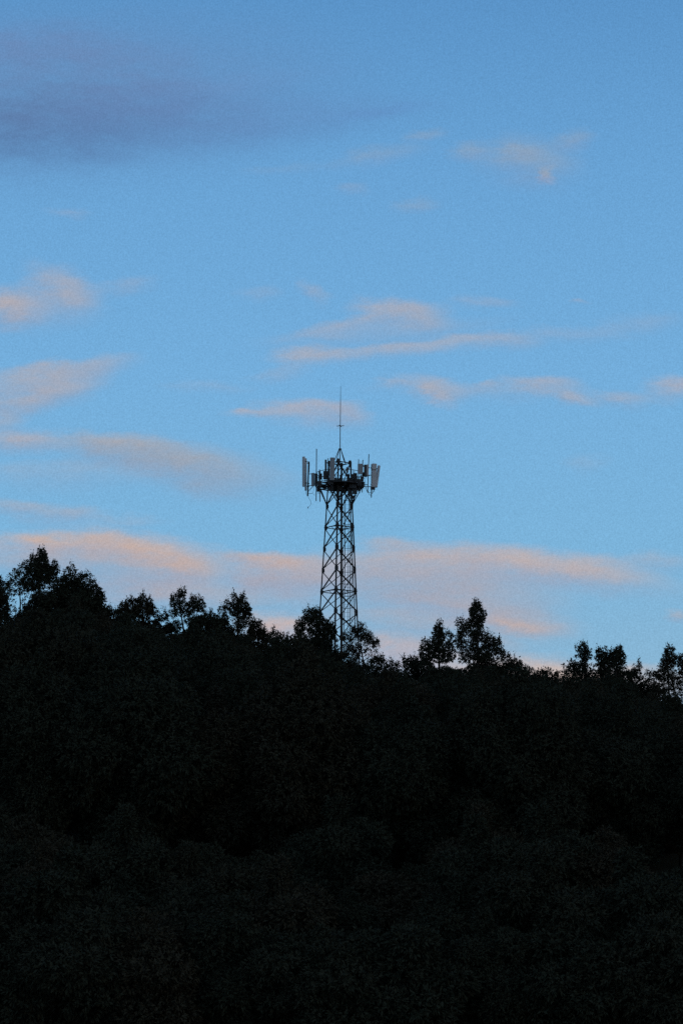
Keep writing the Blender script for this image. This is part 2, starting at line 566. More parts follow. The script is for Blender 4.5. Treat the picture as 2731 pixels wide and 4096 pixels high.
# hanging cables
for pts, r in (([(235, 826), (236, 860), (246, 892), (262, 905)], .011), ([(268, 900), (285, 950), (308, 985), (313, 1015), (300, 1050), (270, 1078)], .011),
               ([(276, 873), (300, 876), (330, 868), (350, 840), (358, 780)], .008), ([(270, 880), (300, 872), (345, 880), (368, 905)], .008), ([(352, 770), (300, 820), (272, 850)], .009),
               ([(1125, 770), (1150, 830), (1185, 860), (1212, 858)], .014), ([(1155, 800), (1175, 880), (1200, 897), (1212, 880)], .014), ([(1255, 815), (1240, 850), (1216, 880)], .016), ([(1262, 812), (1236, 858), (1218, 862)], .014),
               ([(1030, 575), (1045, 600), (1055, 640), (1050, 690)], .012), ([(1080, 578), (1098, 640), (1120, 690), (1118, 760)], .012), ([(480, 660), (470, 700), (430, 720)], .012), ([(560, 830), (600, 870), (650, 850), (690, 900)], .014), ([(735, 840), (760, 900), (800, 880), (850, 860)], .014), ([(850, 900), (880, 960), (905, 1010)], .02), ([(930, 880), (925, 950), (915, 1020)], .02), ([(700, 930), (705, 980), (720, 1010)], .02), ([(600, 676), (590, 720), (560, 760)], .012)):
    q = [TZ(x, y, -.1) for x, y in pts]
    sp = []
    for i in range(len(q) - 1):                            # Catmull-Rom
        p0 = q[max(i - 1, 0)]; p1 = q[i]; p2 = q[i + 1]; p3 = q[min(i + 2, len(q) - 1)]
        for t in (0, .25, .5, .75):
            sp.append(.5 * ((2 * p1) + (p2 - p0) * t + (2 * p0 - 5 * p1 + 4 * p2 - p3) * t * t + (3 * p1 - p0 - 3 * p2 + p3) * t ** 3))
    sp.append(q[-1])
    mm = MB().path(sp, r, 6)
    if pts[-1] == (270, 1078):
        mm.tube(TZ(272, 1072, -.1), TZ(266, 1096, -.1), .034, .022, 8)
    mm.build('hanging_cable', M_CABLE, tower)

# ------------------------------------------------------------------ trees
def unit_vec(n):
    v = rng.normal(size=(n, 3)); return v / np.linalg.norm(v, axis=1, keepdims=True)


def leaf_arrays(tc, out, per, size):
    """Sprays of pointed leaves round tuft centres tc; out is the direction each tuft grows in."""
    n = len(tc) * per
    c = np.repeat(tc, per, 0); o = np.repeat(out, per, 0)
    d = o * rng.uniform(.3, 1.1, (n, 1)) + unit_vec(n) * .75 + np.array([0, 0, -.12])
    d /= np.linalg.norm(d, axis=1, keepdims=True) + 1e-9
    L = size * rng.uniform(.65, 1.35, (n, 1)); Wd = L * rng.uniform(.16, .24, (n, 1))
    b = c + d * size * rng.uniform(0, .45, (n, 1)) + rng.normal(size=(n, 3)) * size * .22
    s = np.cross(d, o + unit_vec(n) * .4); s /= np.linalg.norm(s, axis=1, keepdims=True) + 1e-9
    mid = b + d * L * .45
    tip = b + d * L + np.array([0, 0, -1]) * L * .12
    V = np.stack([b, mid + s * Wd, tip, mid - s * Wd], 1).reshape(-1, 3)
    F = np.arange(n * 4).reshape(n, 4)
    return V, F


def lobe_tufts(c, r, n, droop=0.0):
    u = unit_vec(n)
    rad = rng.uniform(.12, 1.0, (n, 1)) ** .45
    p = c + u * rad * r
    out = u + np.array([0, 0, .55 - droop]); out /= np.linalg.norm(out, axis=1, keepdims=True)
    return p, out


LEAF_A = .0027


def make_tree(name, label, cat, Y, lobes, trunk_x=None, group=None, size=.15, body=(), trunk_r=.11, trunk_path=None, forks=1):
    """A skyline tree: leafy masses at real depth round Y, each carried by a limb of the trunk."""
    s = Y / math.cos(PITCH) / FPX
    A = []
    for l in list(lobes) + [(*b, 1) for b in body]:
        cx, cy, rx, ry, dn = l[:5]
        isb = len(l) > 5
        dy = rng.uniform(-.8, .8) * min(1.2, max(rx, 12) * s) + (rng.uniform(-.5, 1.2) if isb else 0)
        c = np.array(P(cx, cy, Y + dy))
        sh = 1.5
        r = np.array([max(rx - sh, 2.0) * s, max((rx + ry) / 2 - sh, 2.5) * s * 1.05, max(ry - sh, 2.0) * s])
        A.append((c, r, dn, rx * ry * s * s * math.pi, isb))
    wsum = sum(a[3] for a in A)
    bx = trunk_x if trunk_x is not None else sum(a[0][0] * a[3] for a in A) / wsum
    if trunk_x is not None:
        bx = P(trunk_x, 2600, Y).x
    bz = ground_z(bx, Y)
    root = empty(name, (bx, Y, bz))
    bpy.context.view_layer.update()
    tag(root, label, cat, group)
    # trunk
    top = max((a for a in A if not a[4]), key=lambda a: a[0][2])
    if trunk_path:
        pts = [Vector((bx, Y, bz - .3))] + [P(x, y, Y) for x, y in trunk_path] + [Vector(top[0])]
    else:
        a0 = Vector((bx, Y, bz - .3)); b0 = Vector(top[0])
        pts = [a0.lerp(b0, t) + Vector((random.uniform(-.12, .12), random.uniform(-.12, .12), 0)) * (0 < t < 1) + Vector((bx - b0.x, 0, 0)) * (t * (1 - t)) for t in (0, .25, .5, .7, .85, 1)]
    tm = MB()
    tm.path(pts, trunk_r, 7, .16)
    for (c, r, dn, ar, isb) in A:
        if c is top[0]: continue
        c = Vector(c)
        zt = c.z - max(.3, .55 * abs(c.x - bx) + .2)
        best = None
        for i in range(len(pts) - 1):
            for t in (0, .33, .66, 1):
                q = pts[i].lerp(pts[i + 1], t)
                sc = abs(q.z - zt)
                if best is None or sc < best[0]: best = (sc, q, (i + t) / (len(pts) - 1))
        q = best[1]
        r0 = trunk_r * (1 + (.16 - 1) * best[2]) * .5
        midp = q.lerp(c, .5) + Vector((random.uniform(-.08, .08), random.uniform(-.1, .1), -.06))
        tm.path([q, midp, c], max(r0 * .75, .012), 5, .4)
    VV = []; FF = []; nv = 0
    for (c, r, dn, ar, isb) in A:
        per = 8
        n = max(3, int(3.6 * dn ** 1.5 * ar * (.17 / size) ** 2 / LEAF_A / per + .5))
        n = min(n, 1900)
        p, o = lobe_tufts(c, r, n, .25)
        V, F = leaf_arrays(p, o, per, size)
        VV.append(V); FF.append(F + nv); nv += len(V)
        if not isb and dn >= .6 and r[2] > .06:            # young shoots standing out of the crown
            for _ in range(random.choice((1, 1, 2))):
                q0 = c + r * np.array([random.uniform(-.7, .7), random.uniform(-.6, .6), .75])
                q1 = q0 + np.array([random.uniform(-.08, .08), random.uniform(-.05, .05), random.uniform(.14, .32)])
                tm.tube(q0, q1, .009, .004, 3, cap=False)
                tt = np.linspace(.25, 1, 4)[:, None]
                V, F = leaf_arrays(q0 + (q1 - q0) * tt, np.tile([0, 0, 1.0], (4, 1)), 2, size * .95)
                VV.append(V); FF.append(F + nv); nv += len(V)
        k = n // (5 if not isb else 12)
        for q in p[:k]:
            tm.tube(c + (q - c) * .15, q, .010, .005, 3, cap=False)
    tm.build('trunk', M_BARK, root)
    V = np.concatenate(VV) - np.array([bx, Y, bz])
    me = np_mesh('crown', V, np.concatenate(FF), M_LEAF)
    o = bpy.data.objects.new('crown', me); COL.objects.link(o); o.parent = root
    return root


DENSE = [(-60, 2440), (0, 2455), (60, 2490), (95, 2420), (140, 2385), (240, 2370), (330, 2375), (395, 2410), (425, 2450), (480, 2460), (560, 2455), (620, 2480), (650, 2512), (700, 2520), (728, 2552), (745, 2490), (790, 2475), (900, 2475), (950, 2540), (1000, 2535),
         (1050, 2545), (1100, 2575), (1180, 2578), (1250, 2560), (1310, 2565), (1335, 2590), (1375, 2625), (1400, 2610), (1430, 2655), (1500, 2655), (1560, 2668), (1608, 2700), (1650, 2660), (1700, 2635), (1750, 2690), (1800, 2640), (1834, 2690), (1880, 2640),
         (1990, 2630), (2030, 2655), (2070, 2672), (2120, 2690), (2180, 2698), (2250, 2705), (2290, 2690), (2360, 2688), (2420, 2670), (2490, 2690), (2540, 2695), (2575, 2732), (2610, 2715), (2660, 2725), (2700, 2790), (2731, 2790), (2800, 2760)]


def dense(px):
    y = float(np.interp(px, [a for a, b in DENSE], [b for a, b in DENSE]))
    return y - 8 if px < 690 or 750 < px < 1330 else y


TREES = [
 # name, label, depth, trunk px x, leafy masses (px x, px y, px rx, px ry, density), options
 ('broadleaf_tree', 'dark leafy tree cut by the left edge of the picture beside the slender see-through tree', 150, 2,
  [(0,2338,14,30,.8),(3,2385,24,36,.9),(8,2430,30,40,.9),(-30,2380,40,60,1),(-20,2330,20,30,.8)], {}),
 ('slender_tree', 'slender see-through tree with a thin bare trunk, left of the forked pointed tree', 158, 32,
  [(32,2326,16,14,.6),(22,2342,14,14,.45),(44,2340,16,18,.5),(32,2366,26,22,.38),(50,2378,20,22,.3),(18,2392,20,20,.4),(40,2408,28,24,.26),(26,2432,24,20,.36),(52,2442,26,22,.28),(18,2458,20,18,.4),(44,2472,24,14,.4)], dict(trunk_path=[(31,2480),(33,2420),(31,2370)], trunk_r=.07)),
 ('young_tree', 'thin open young tree leaning against the left side of the forked pointed tree', 156, 83,
  [(52,2280,9,7,.3),(62,2294,18,14,.42),(56,2312,16,14,.45),(74,2322,20,18,.5),(82,2345,22,20,.45),(70,2365,18,18,.28),(98,2372,22,16,.3),(106,2396,20,14,.3)], dict(trunk_path=[(83,2410),(80,2370),(72,2330)], trunk_r=.06)),
 ('pointed_tree', 'tall dense tree with a forked pointed tip, highest treetop on the skyline at the left', 152, 165,
  [(161,2206,6,13,1),(174,2209,6,15,1),(168,2226,14,16,1),(181,2225,7,16,.8),(166,2256,28,30,1.1),(190,2262,12,22,.8),(131,2228,7,11,.9),(141,2236,10,12,.9),(130,2252,16,16,.8),(114,2250,7,12,.5),(98,2264,10,11,.8),(107,2282,18,18,.7),(80,2282,12,11,.6),(88,2304,16,12,.6),
   (142,2280,26,28,1.1),(170,2298,36,26,1.1),(202,2284,16,18,.95),(219,2258,8,13,1),(229,2272,10,13,.7),(214,2284,14,20,.9),(206,2308,24,20,.9),(110,2322,24,18,.9),(124,2346,30,16,1),(146,2330,26,20,.9),(176,2332,26,14,.55),(200,2336,20,16,.55),(160,2352,36,14,.55),(136,2368,24,12,.4)], dict(trunk_r=.16)),
 ('round_tree', 'broad round-topped tree with wispy upper shoots, just right of the forked pointed tree', 147, 290,
  [(283,2272,12,11,.6),(272,2284,10,14,.5),(292,2286,16,13,.55),(304,2276,5,5,1),(325,2302,11,9,.95),(338,2304,9,10,.8),(352,2292,7,12,.5),(358,2306,9,13,.5),(366,2322,10,12,.6),(254,2306,10,8,.8),(248,2318,18,9,.9),(280,2318,26,18,.85),(318,2326,24,16,.95),(346,2332,16,14,.6),
   (372,2340,15,16,.75),(240,2340,34,20,1.1),(290,2350,46,26,1.1),(340,2362,36,24,1.1),(388,2362,16,20,.85),(400,2384,15,22,.95),(408,2404,13,24,.9),(330,2400,60,40,1.2),(385,2420,24,36,1.1),(250,2390,60,36,1.2),(180,2400,50,30,1.2),(404,2440,14,20,.7)], dict(trunk_r=.17)),
 ('low_bush', 'low bushy crown in the notch right of the broad round-topped tree', 150, 430,
  [(412,2438,10,11,.8),(437,2436,13,10,.95),(426,2448,24,12,1),(452,2455,14,8,.8),(412,2458,20,14,1)], dict(trunk_r=.06)),
 ('twin_topped_tree', 'double-topped bushy tree, its right top higher than the left', 151, 556,
  [(529,2400,9,9,.95),(517,2408,14,10,1),(500,2420,15,10,1),(485,2427,9,7,1),(494,2440,18,12,.9),(571,2384,9,9,.9),(562,2394,6,6,.6),(574,2398,17,12,.85),(556,2408,14,11,1),(596,2406,13,12,.8),(606,2420,12,12,.65),(578,2418,22,14,.8),(556,2430,22,14,.95),(598,2434,20,16,.8),(530,2440,26,18,1.1),(505,2452,20,12,1),(575,2448,36,18,1.1),(612,2446,12,14,.9),(470,2453,12,9,.8),(463,2462,10,7,.7)], dict(trunk_r=.14)),
 ('twiggy_shrub', 'thin leafy shoots over a gap of sky right of the double-topped tree', 153, 660,
  [(634,2456,7,9,.8),(630,2470,9,9,.8),(657,2450,4,9,.8),(658,2464,9,8,.85),(646,2474,10,8,.8),(676,2458,5,8,.7),(672,2470,12,7,.8),(690,2450,8,6,.7),(702,2442,7,6,.8),(694,2462,7,7,.8),(634,2488,12,10,.8),(628,2502,10,8,.7),(702,2492,12,5,1),(716,2493,6,6,.8),(690,2502,20,8,1),(672,2512,16,10,.95),(706,2512,16,12,.8),(650,2516,16,8,1),(690,2530,30,12,.9)], dict(trunk_r=.05)),
 ('open_tree', 'open leafy tree with its slanting bare stem showing against the sky', 150, 733,
  [(722,2362,7,6,.95),(736,2364,5,6,1),(724,2374,15,9,.8),(698,2378,9,5,.8),(688,2398,7,7,.9),(704,2394,14,10,.8),(728,2390,14,12,.8),(692,2414,10,10,.85),(712,2412,18,10,.8),(736,2412,13,10,.75),(696,2430,10,7,.7),(718,2430,18,10,.8),(744,2428,14,10,.6),(712,2448,14,10,.9),(728,2454,10,9,.9),(774,2396,11,7,.8),(762,2404,8,9,.7),(788,2404,9,6,.7),(760,2420,14,11,.7),(778,2418,10,9,.7),(784,2432,11,11,.95),(762,2440,16,10,.8),(748,2452,12,12,.8),(770,2454,10,8,.8),(745,2475,8,14,.8)], dict(trunk_path=[(735,2520),(730,2490),(725,2460),(721,2410)], trunk_r=.075)),
 ('tufted_tree', 'small tufted tree with one upright tip, right of the open leafy tree', 152, 790,
  [(800,2396,5,7,1),(801,2408,9,8,.9),(784,2404,9,7,.7),(770,2400,8,8,.7),(790,2420,14,8,.85),(812,2422,8,8,.8),(816,2432,7,6,.8),(800,2434,13,8,.85),(782,2440,10,8,.8),(812,2446,6,8,.6)], dict(trunk_path=[(786,2480),(788,2450)], trunk_r=.05)),
 ('hedge_tree', 'low even-topped tree filling the skyline left of the twin-tipped tree', 149, 850,
  [(845,2454,8,8,.8),(830,2462,11,8,.7),(854,2466,12,9,.8),(800,2474,22,7,1),(775,2478,18,8,1),(880,2466,9,8,.7),(866,2476,12,8,.9),(900,2472,14,9,.8),(830,2484,40,12,1.1),(880,2488,36,12,1.1),(788,2494,36,14,1.1)], dict(trunk_r=.10)),
 ('twin_tipped_tree', 'tall leafy tree with two tips and bare stems, right of the even-topped tree', 150, 955,
  [(938,2381,7,8,1),(969,2379,7,6,1),(964,2388,5,5,1),(940,2394,12,9,.95),(974,2398,9,10,1),(962,2402,11,10,.9),(944,2410,18,11,.95),(972,2416,14,12,1),(908,2410,9,8,.7),(914,2422,12,9,.7),(890,2432,10,7,.8),(882,2440,6,5,.8),(904,2438,11,9,.7),(930,2426,18,12,.8),(954,2430,18,12,1.05),(990,2428,10,9,1),(996,2444,9,12,1),(976,2440,18,14,1.1),(940,2446,20,12,.85),(990,2460,13,11,1),(962,2460,22,11,1),(936,2466,14,9,.7),(900,2458,10,9,.8),(980,2478,12,10,1.05),(955,2480,14,10,.8),(960,2498,22,12,.9),(986,2500,8,12,.8),(938,2512,14,10,.7),(960,2520,20,7,.7)], dict(trunk_path=[(954,2565),(952,2530),(955,2490),(952,2440)], trunk_r=.10)),
 ('rounded_shrub', 'rounded shrub with short upright shoots, just right of the twin-tipped tree', 152, 1025,
  [(1013,2478,6,9,.8),(1004,2492,9,8,.9),(1012,2496,9,9,.9),(1038,2492,6,7,.9),(1028,2498,12,8,1),(1000,2506,9,7,.95),(1022,2512,20,10,1.05),(1046,2514,9,7,.9),(1060,2522,8,6,.9),(1042,2526,16,10,.9),(1008,2522,16,9,1),(1024,2538,34,14,1.15),(1062,2550,10,7,.6),(1074,2556,9,8,.8)], dict(trunk_r=.08)),
 ('leafy_sapling', 'thin sapling with a single leafy shoot standing in the gap left of the tower', 154, 1098,
  [(1093,2518,4,6,1),(1090,2530,5,6,.9),(1099,2534,7,6,.9),(1107,2528,4,5,.8),(1102,2546,7,6,.9),(1112,2552,10,6,.8),(1128,2548,6,5,.8),(1098,2560,8,7,.8),(1118,2564,14,8,.9),(1076,2542,4,4,.5),(1140,2566,10,9,.8),(1150,2552,4,7,.8),(1158,2560,10,8,.9),(1176,2560,8,8,.9),(1172,2546,3,4,.5)], dict(trunk_r=.045)),
 ('domed_tree', 'dense domed tree overlapping the left foot of the tower', 157, 1262,
  [(1231,2438,5,6,1),(1240,2444,8,7,1),(1259,2438,5,6,1),(1272,2442,7,7,.9),(1256,2450,18,9,1.1),(1214,2458,6,6,1),(1222,2468,10,8,1),(1246,2464,20,12,1.1),(1274,2462,11,12,1.05),(1286,2476,10,10,1),(1194,2490,8,6,1),(1206,2490,13,10,1),(1188,2506,9,9,1),(1232,2484,22,12,1),(1266,2488,24,18,1.1),(1300,2492,14,12,1.1),(1324,2490,6,6,.8),(1332,2500,8,10,.9),(1316,2512,18,14,1.1),(1200,2516,14,14,1.05),(1224,2512,18,10,.8),(1258,2518,26,14,1.05),(1294,2524,24,16,1.15),(1332,2526,9,14,1),(1192,2540,10,14,1),(1222,2538,14,10,.35),(1250,2544,22,12,.8),(1312,2546,24,14,1.1),(1280,2552,24,14,1.1),(1338,2554,8,8,.7),(1188,2562,10,10,.8),(1212,2564,16,9,1.1),(1250,2568,34,12,1.2),(1300,2574,30,14,1.2),(1350,2590,9,9,.7)], dict(trunk_r=.16)),
 ('weeping_tree', 'airy drooping tree in front of the right foot of the tower', 156, 1448,
  [(1438,2496,4,5,1),(1442,2504,7,6,.9),(1456,2520,9,7,.9),(1446,2514,9,7,.8),(1414,2516,10,8,1),(1428,2520,12,8,1),(1410,2528,9,7,.9),(1474,2534,9,8,1),(1476,2546,9,8,.95),(1444,2532,14,8,.8),(1426,2536,14,8,.75),(1460,2548,16,9,1),(1488,2556,9,7,.9),(1502,2568,12,8,1.1),(1508,2580,5,8,.9),(1440,2554,14,9,.6),(1474,2566,16,9,.9),(1490,2580,12,8,.7),(1382,2544,11,7,.85),(1374,2552,7,7,.8),(1396,2552,12,8,.7),(1412,2560,12,9,.5),(1444,2574,16,9,.55),(1480,2594,14,8,.42),(1498,2598,7,10,.55),(1460,2594,14,10,.35),(1428,2588,18,8,.9),(1402,2590,14,9,.7),(1380,2588,8,12,.55),(1450,2608,12,9,.5),(1480,2612,14,9,.35),(1400,2606,20,9,.95),(1430,2606,16,8,.8),(1374,2610,10,12,.6),(1462,2630,14,8,.4),(1418,2628,14,9,.7),(1442,2644,10,9,.5)], dict(trunk_path=[(1455,2670),(1450,2630),(1442,2580),(1440,2530)], trunk_r=.07)),
 ('flat_topped_shrub', 'low flat-topped shrub at the right of the airy drooping tree', 153, 1520,
  [(1512,2630,12,6,1),(1528,2632,8,7,1),(1498,2636,13,8,1),(1534,2644,7,8,.7),(1480,2652,14,8,.9),(1510,2646,22,10,1.1),(1548,2650,4,5,.7),(1540,2660,8,6,.8),(1565,2648,4,6,.9),(1560,2660,9,7,1),(1578,2666,7,7,.8),(1590,2652,6,5,.9),(1588,2662,7,8,.9),(1600,2658,4,4,.8),(1600,2676,14,10,.4),(1616,2672,8,8,.35),(1586,2688,12,10,.7),(1620,2688,10,8,.5)], dict(trunk_r=.07)),
 ('spiky_shrub', 'shrub with one long bare twig reaching up to the left', 151, 1640,
  [(1608,2631,6,4,1),(1616,2640,7,6,1),(1624,2650,9,7,1),(1637,2630,6,4,.9),(1642,2638,10,7,.95),(1662,2632,7,6,.8),(1668,2642,9,7,.7),(1656,2650,14,8,1),(1630,2662,12,8,1),(1690,2646,14,8,.9),(1660,2666,26,12,1.15)], dict(twig=[(1636,2668),(1612,2634),(1602,2620),(1593,2611)], trunk_r=.06)),
 ('conical_tree', 'bushy conical tree, left and lower one of the pair of tall trees', 150, 1752,
  [(1754,2494,5,6,1),(1760,2502,6,7,.9),(1746,2506,9,9,.9),(1766,2508,5,7,.7),(1752,2520,14,11,1.05),(1770,2524,6,12,.8),(1740,2532,10,10,1),(1758,2540,17,14,1.1),(1732,2554,9,7,1.05),(1786,2532,7,6,.8),(1796,2540,9,8,.7),(1808,2552,6,10,.8),(1784,2552,12,12,.7),(1703,2560,6,5,.9),(1696,2570,8,7,.85),(1714,2568,9,7,.9),(1722,2578,12,9,1.05),(1748,2566,22,14,1.15),(1804,2568,8,11,.9),(1790,2578,12,10,.9),(1700,2588,14,10,1),(1686,2604,9,8,1),(1724,2598,22,12,1.15),(1760,2592,24,14,1.15),(1800,2592,12,12,1),(1690,2622,12,11,1.1),(1730,2622,26,12,1.2),(1780,2616,26,12,1.1),(1812,2612,8,10,.7),(1822,2606,5,6,.6),(1806,2630,12,10,1),(1700,2644,18,12,1.15),(1770,2640,26,9,1.1),(1730,2650,9,12,1)], dict(trunk_r=.14)),
 ('spired_tree', 'tallest spire-shaped tree of the right half, with a stepped right side', 150, 1905,
  [(1906,2408,7,5,1),(1896,2414,6,6,1),(1908,2418,8,8,1),(1898,2428,12,9,1.05),(1912,2428,6,8,.9),(1884,2436,5,6,1),(1921,2436,6,9,1),(1894,2444,14,12,1.05),(1884,2456,8,10,1),(1914,2450,8,9,.8),(1934,2450,7,6,1),(1925,2460,8,10,1),(1934,2464,6,7,.9),(1896,2464,14,12,1),(1884,2474,8,9,1),(1914,2472,8,8,.9),(1928,2478,9,10,1.05),(1898,2484,14,10,.95),(1918,2490,12,10,1.1),(1866,2488,5,5,1),(1872,2498,10,10,.9),(1882,2502,12,10,1),(1902,2504,14,10,1),(1920,2510,10,12,1.05),(1848,2480,4,6,.8),(1836,2486,5,6,.7),(1826,2492,4,7,.8),(1826,2506,5,6,.7),(1840,2500,8,9,.8),(1852,2504,9,9,.9),(1846,2520,13,10,.95),(1866,2520,10,9,.7),(1884,2526,14,10,.9),(1910,2528,17,12,1.1),(1836,2538,12,9,1),(1852,2538,10,10,.8),(1872,2540,10,8,.7),(1898,2546,18,12,1.1),(1830,2556,10,9,1),(1846,2560,12,10,.95),(1832,2574,10,9,1),(1850,2580,14,9,1),(1872,2572,10,8,.6),(1896,2568,14,10,1.1),(1866,2592,12,8,.8),(1842,2594,5,5,.7),(1832,2606,6,10,.6),(1890,2588,14,11,1.05),
   (1933,2535,5,5,1),(1949,2532,4,8,1),(1932,2546,10,8,.9),(1950,2548,8,8,.9),(1964,2552,9,7,1),(1974,2556,6,7,.9),(1928,2562,12,10,.9),(1950,2564,14,10,.9),(1972,2570,12,9,1),(1996,2556,4,7,1),(1992,2568,8,9,1),(1984,2578,9,9,.9),(1940,2580,16,10,.9),(1962,2586,16,10,1.05),(1996,2586,8,10,.95),(1910,2600,16,11,1),(1936,2602,18,11,1.1),(1968,2606,20,12,1.15),(2008,2606,8,8,1),(1996,2606,10,10,1),(2012,2618,6,7,.9),(1860,2612,14,8,.8),(1846,2626,10,9,.85),(1884,2616,18,10,1.05),(2000,2632,10,9,.7),(2014,2636,9,8,.8),(1870,2636,18,9,1.1),(1930,2630,40,14,1.2),(1848,2642,10,7,.8)], dict(trunk_r=.14)),
 ('stepped_shrub', 'small shrub with thin upright tips stepping down to the low skyline', 151, 2050,
  [(2034,2617,3,4,1),(2032,2628,5,7,1),(2036,2640,9,7,.9),(2026,2644,7,7,.9),(2055,2634,3,7,1),(2056,2648,5,7,.9),(2044,2654,10,8,.9),(2076,2652,8,6,1.1),(2080,2662,6,7,1.1),(2066,2660,7,7,.9),(2072,2672,12,8,1.15),(2048,2666,16,9,1.1),(2034,2664,12,9,1)], dict(trunk_r=.06)),
 ('ground_scrub', 'low ragged scrub forming the flat skyline right of the stepped shrub', 156, 2150,
  [(2098,2666,5,5,.9),(2106,2672,6,5,.9),(2092,2680,7,7,.9),(2120,2682,9,5,1),(2108,2688,10,7,.8),(2136,2690,9,6,.9),(2156,2682,5,4,1),(2164,2684,4,3,.9),(2162,2692,5,5,.8),(2180,2688,8,6,1),(2190,2680,5,5,1),(2199,2685,5,4,1),(2188,2695,14,6,1.1),(2226,2690,6,5,.9),(2234,2694,8,5,.9),(2250,2690,5,5,.6),(2218,2700,12,5,1),(2256,2661,2.5,2.5,2),(2160,2700,24,6,1.1)], dict(trunk_r=.05, twig=[(2254,2710),(2255,2680),(2256,2662)])),
 ('mushroom_tree', 'small tree with a narrow neck under a spreading top, on the low right skyline', 152, 2335,
  [(2333,2571,3,5,1),(2334,2580,6,6,1),(2322,2584,7,6,1),(2344,2586,5,6,.9),(2331,2592,12,8,.95),(2306,2590,4,6,.8),(2304,2602,6,6,.8),(2318,2604,9,7,.8),(2338,2604,11,8,1),(2326,2616,12,7,.9),(2346,2614,10,8,1),(2358,2604,3,3,.8),(2356,2618,6,7,.9),(2312,2624,8,5,.9),(2302,2632,5,4,1),(2356,2630,6,7,.9),(2340,2628,12,9,1.1),(2334,2642,9,9,1.3),(2337,2654,9,8,1.3),(2289,2643,2.5,2.5,1.2),(2298,2648,5,4,1),(2290,2658,9,6,1.1),(2312,2654,10,5,1.1),(2280,2666,8,8,1),(2302,2666,14,7,1.15),(2328,2666,14,7,1.2),(2270,2680,8,8,1),(2294,2680,16,9,1.1),(2354,2664,6,5,.7),(2350,2674,10,6,.9),(2322,2682,20,8,1),(2370,2684,12,5,1),(2268,2694,9,7,1)], dict(trunk_r=.11)),
 ('blocky_tree', 'dense dark tree with a broad blocky top and a small pointed tuft on it', 150, 2440,
  [(2394,2604,9,7,1),(2400,2602,6,5,1),(2388,2614,7,7,1.05),(2400,2616,12,9,1.1),(2386,2628,6,6,.9),(2396,2632,10,8,1.1),(2414,2612,7,5,1),(2413,2596,3,5,1),(2420,2590,3,4,.9),(2424,2616,10,6,1.05),(2386,2652,8,6,1),(2380,2656,5,4,1),(2404,2648,11,9,1.1),(2398,2664,9,7,1),(2416,2636,16,12,1.2),(2474,2586,3,5,.9),(2480,2590,3,4,.9),(2472,2594,6,5,1.1),(2478,2602,6,7,1.05),(2458,2600,8,5,1.1),(2446,2606,9,6,1.1),(2466,2612,14,9,1.25),(2484,2614,9,9,1.15),(2490,2630,8,11,1.1),(2452,2622,16,11,1.2),(2472,2630,14,11,1.25),(2440,2634,14,11,1.15),(2486,2648,8,10,1),(2468,2648,13,9,1.15),(2446,2652,17,10,1.1),(2424,2656,16,10,1.15),(2494,2668,6,4,.8),(2482,2664,8,8,1.05),(2456,2670,11,8,.75),(2476,2680,7,8,.9),(2430,2674,20,9,1.15),(2404,2680,14,8,1.1)], dict(trunk_r=.13)),
 ('slim_conifer', 'slim wispy spire beside a low bush, between the blocky tree and the right-hand pointed tree', 153, 2554,
  [(2553,2650,2.5,6,.9),(2548,2662,5,6,.6),(2556,2662,6,6,.6),(2553,2674,9,7,.55),(2562,2672,4,4,.6),(2556,2688,9,8,.6),(2552,2702,9,7,.8),(2534,2678,9,6,1.1),(2520,2686,8,5,1),(2510,2692,8,4,.9),(2538,2688,13,7,1.1),(2526,2697,18,7,1.1),(2490,2697,10,4,1),(2560,2712,10,7,1)], dict(trunk_r=.05)),
 ('scraggly_shrub', 'scraggly shrub with small upright twigs at the foot of the right-hand pointed tree', 152, 2605,
  [(2588,2686,4,5,.9),(2599,2688,4,5,.9),(2610,2684,3,4,.8),(2590,2696,9,5,.9),(2606,2698,9,5,.9),(2622,2692,8,5,1),(2630,2688,5,5,.9),(2588,2714,9,4,1),(2608,2712,12,6,.85),(2630,2706,13,8,1),(2596,2726,14,6,.9)], dict(trunk_r=.05)),
 ('ragged_tree', 'ragged pointed tree by the right edge with sky showing through its lower branches', 149, 2680,
  [(2671,2588,3,7,1),(2669,2598,5,6,1),(2684,2588,4,4,.8),(2690,2596,3,5,.7),(2680,2602,9,6,.9),(2664,2602,3,5,.9),(2676,2612,12,8,1),(2690,2612,5,7,.8),(2662,2618,6,7,.9),(2682,2624,14,9,1.1),(2664,2632,10,8,1),(2648,2640,6,6,1),(2696,2632,8,7,1),(2652,2650,10,7,1),(2674,2642,18,9,1.1),(2700,2646,7,8,.9),(2640,2662,7,5,1),(2660,2662,16,8,1.05),(2684,2656,16,9,1.05),(2644,2676,10,8,1),(2666,2680,16,9,1),(2690,2680,9,10,.7),(2718,2620,6,4,.8),(2722,2626,6,5,.8),(2712,2632,6,7,.9),(2724,2640,10,8,.95),(2716,2652,8,9,.9),(2728,2660,10,12,1.1),(2722,2682,8,8,1),(2740,2640,14,20,1),(2738,2690,14,20,1),(2640,2692,12,8,1),(2664,2698,13,8,.9),(2690,2704,14,8,1),(2716,2702,10,7,.9),(2640,2712,16,8,1),(2672,2718,20,9,.95),(2706,2722,16,9,1),(2730,2726,10,9,1),(2630,2734,16,9,.95),(2660,2742,18,9,.75),(2690,2742,16,9,1),(2720,2746,14,9,.9),(2640,2758,22,10,1),(2674,2764,16,8,.6),(2700,2766,14,8,.6),(2726,2768,14,9,.8),(2650,2784,26,9,.95),(2690,2788,20,9,.62),(2722,2790,16,9,.75),(2640,2806,24,10,1.1),(2680,2812,20,9,.85),(2716,2814,18,9,.8),(2660,2832,30,10,1.1),(2704,2838,22,9,.8)], dict(trunk_r=.12)),
]

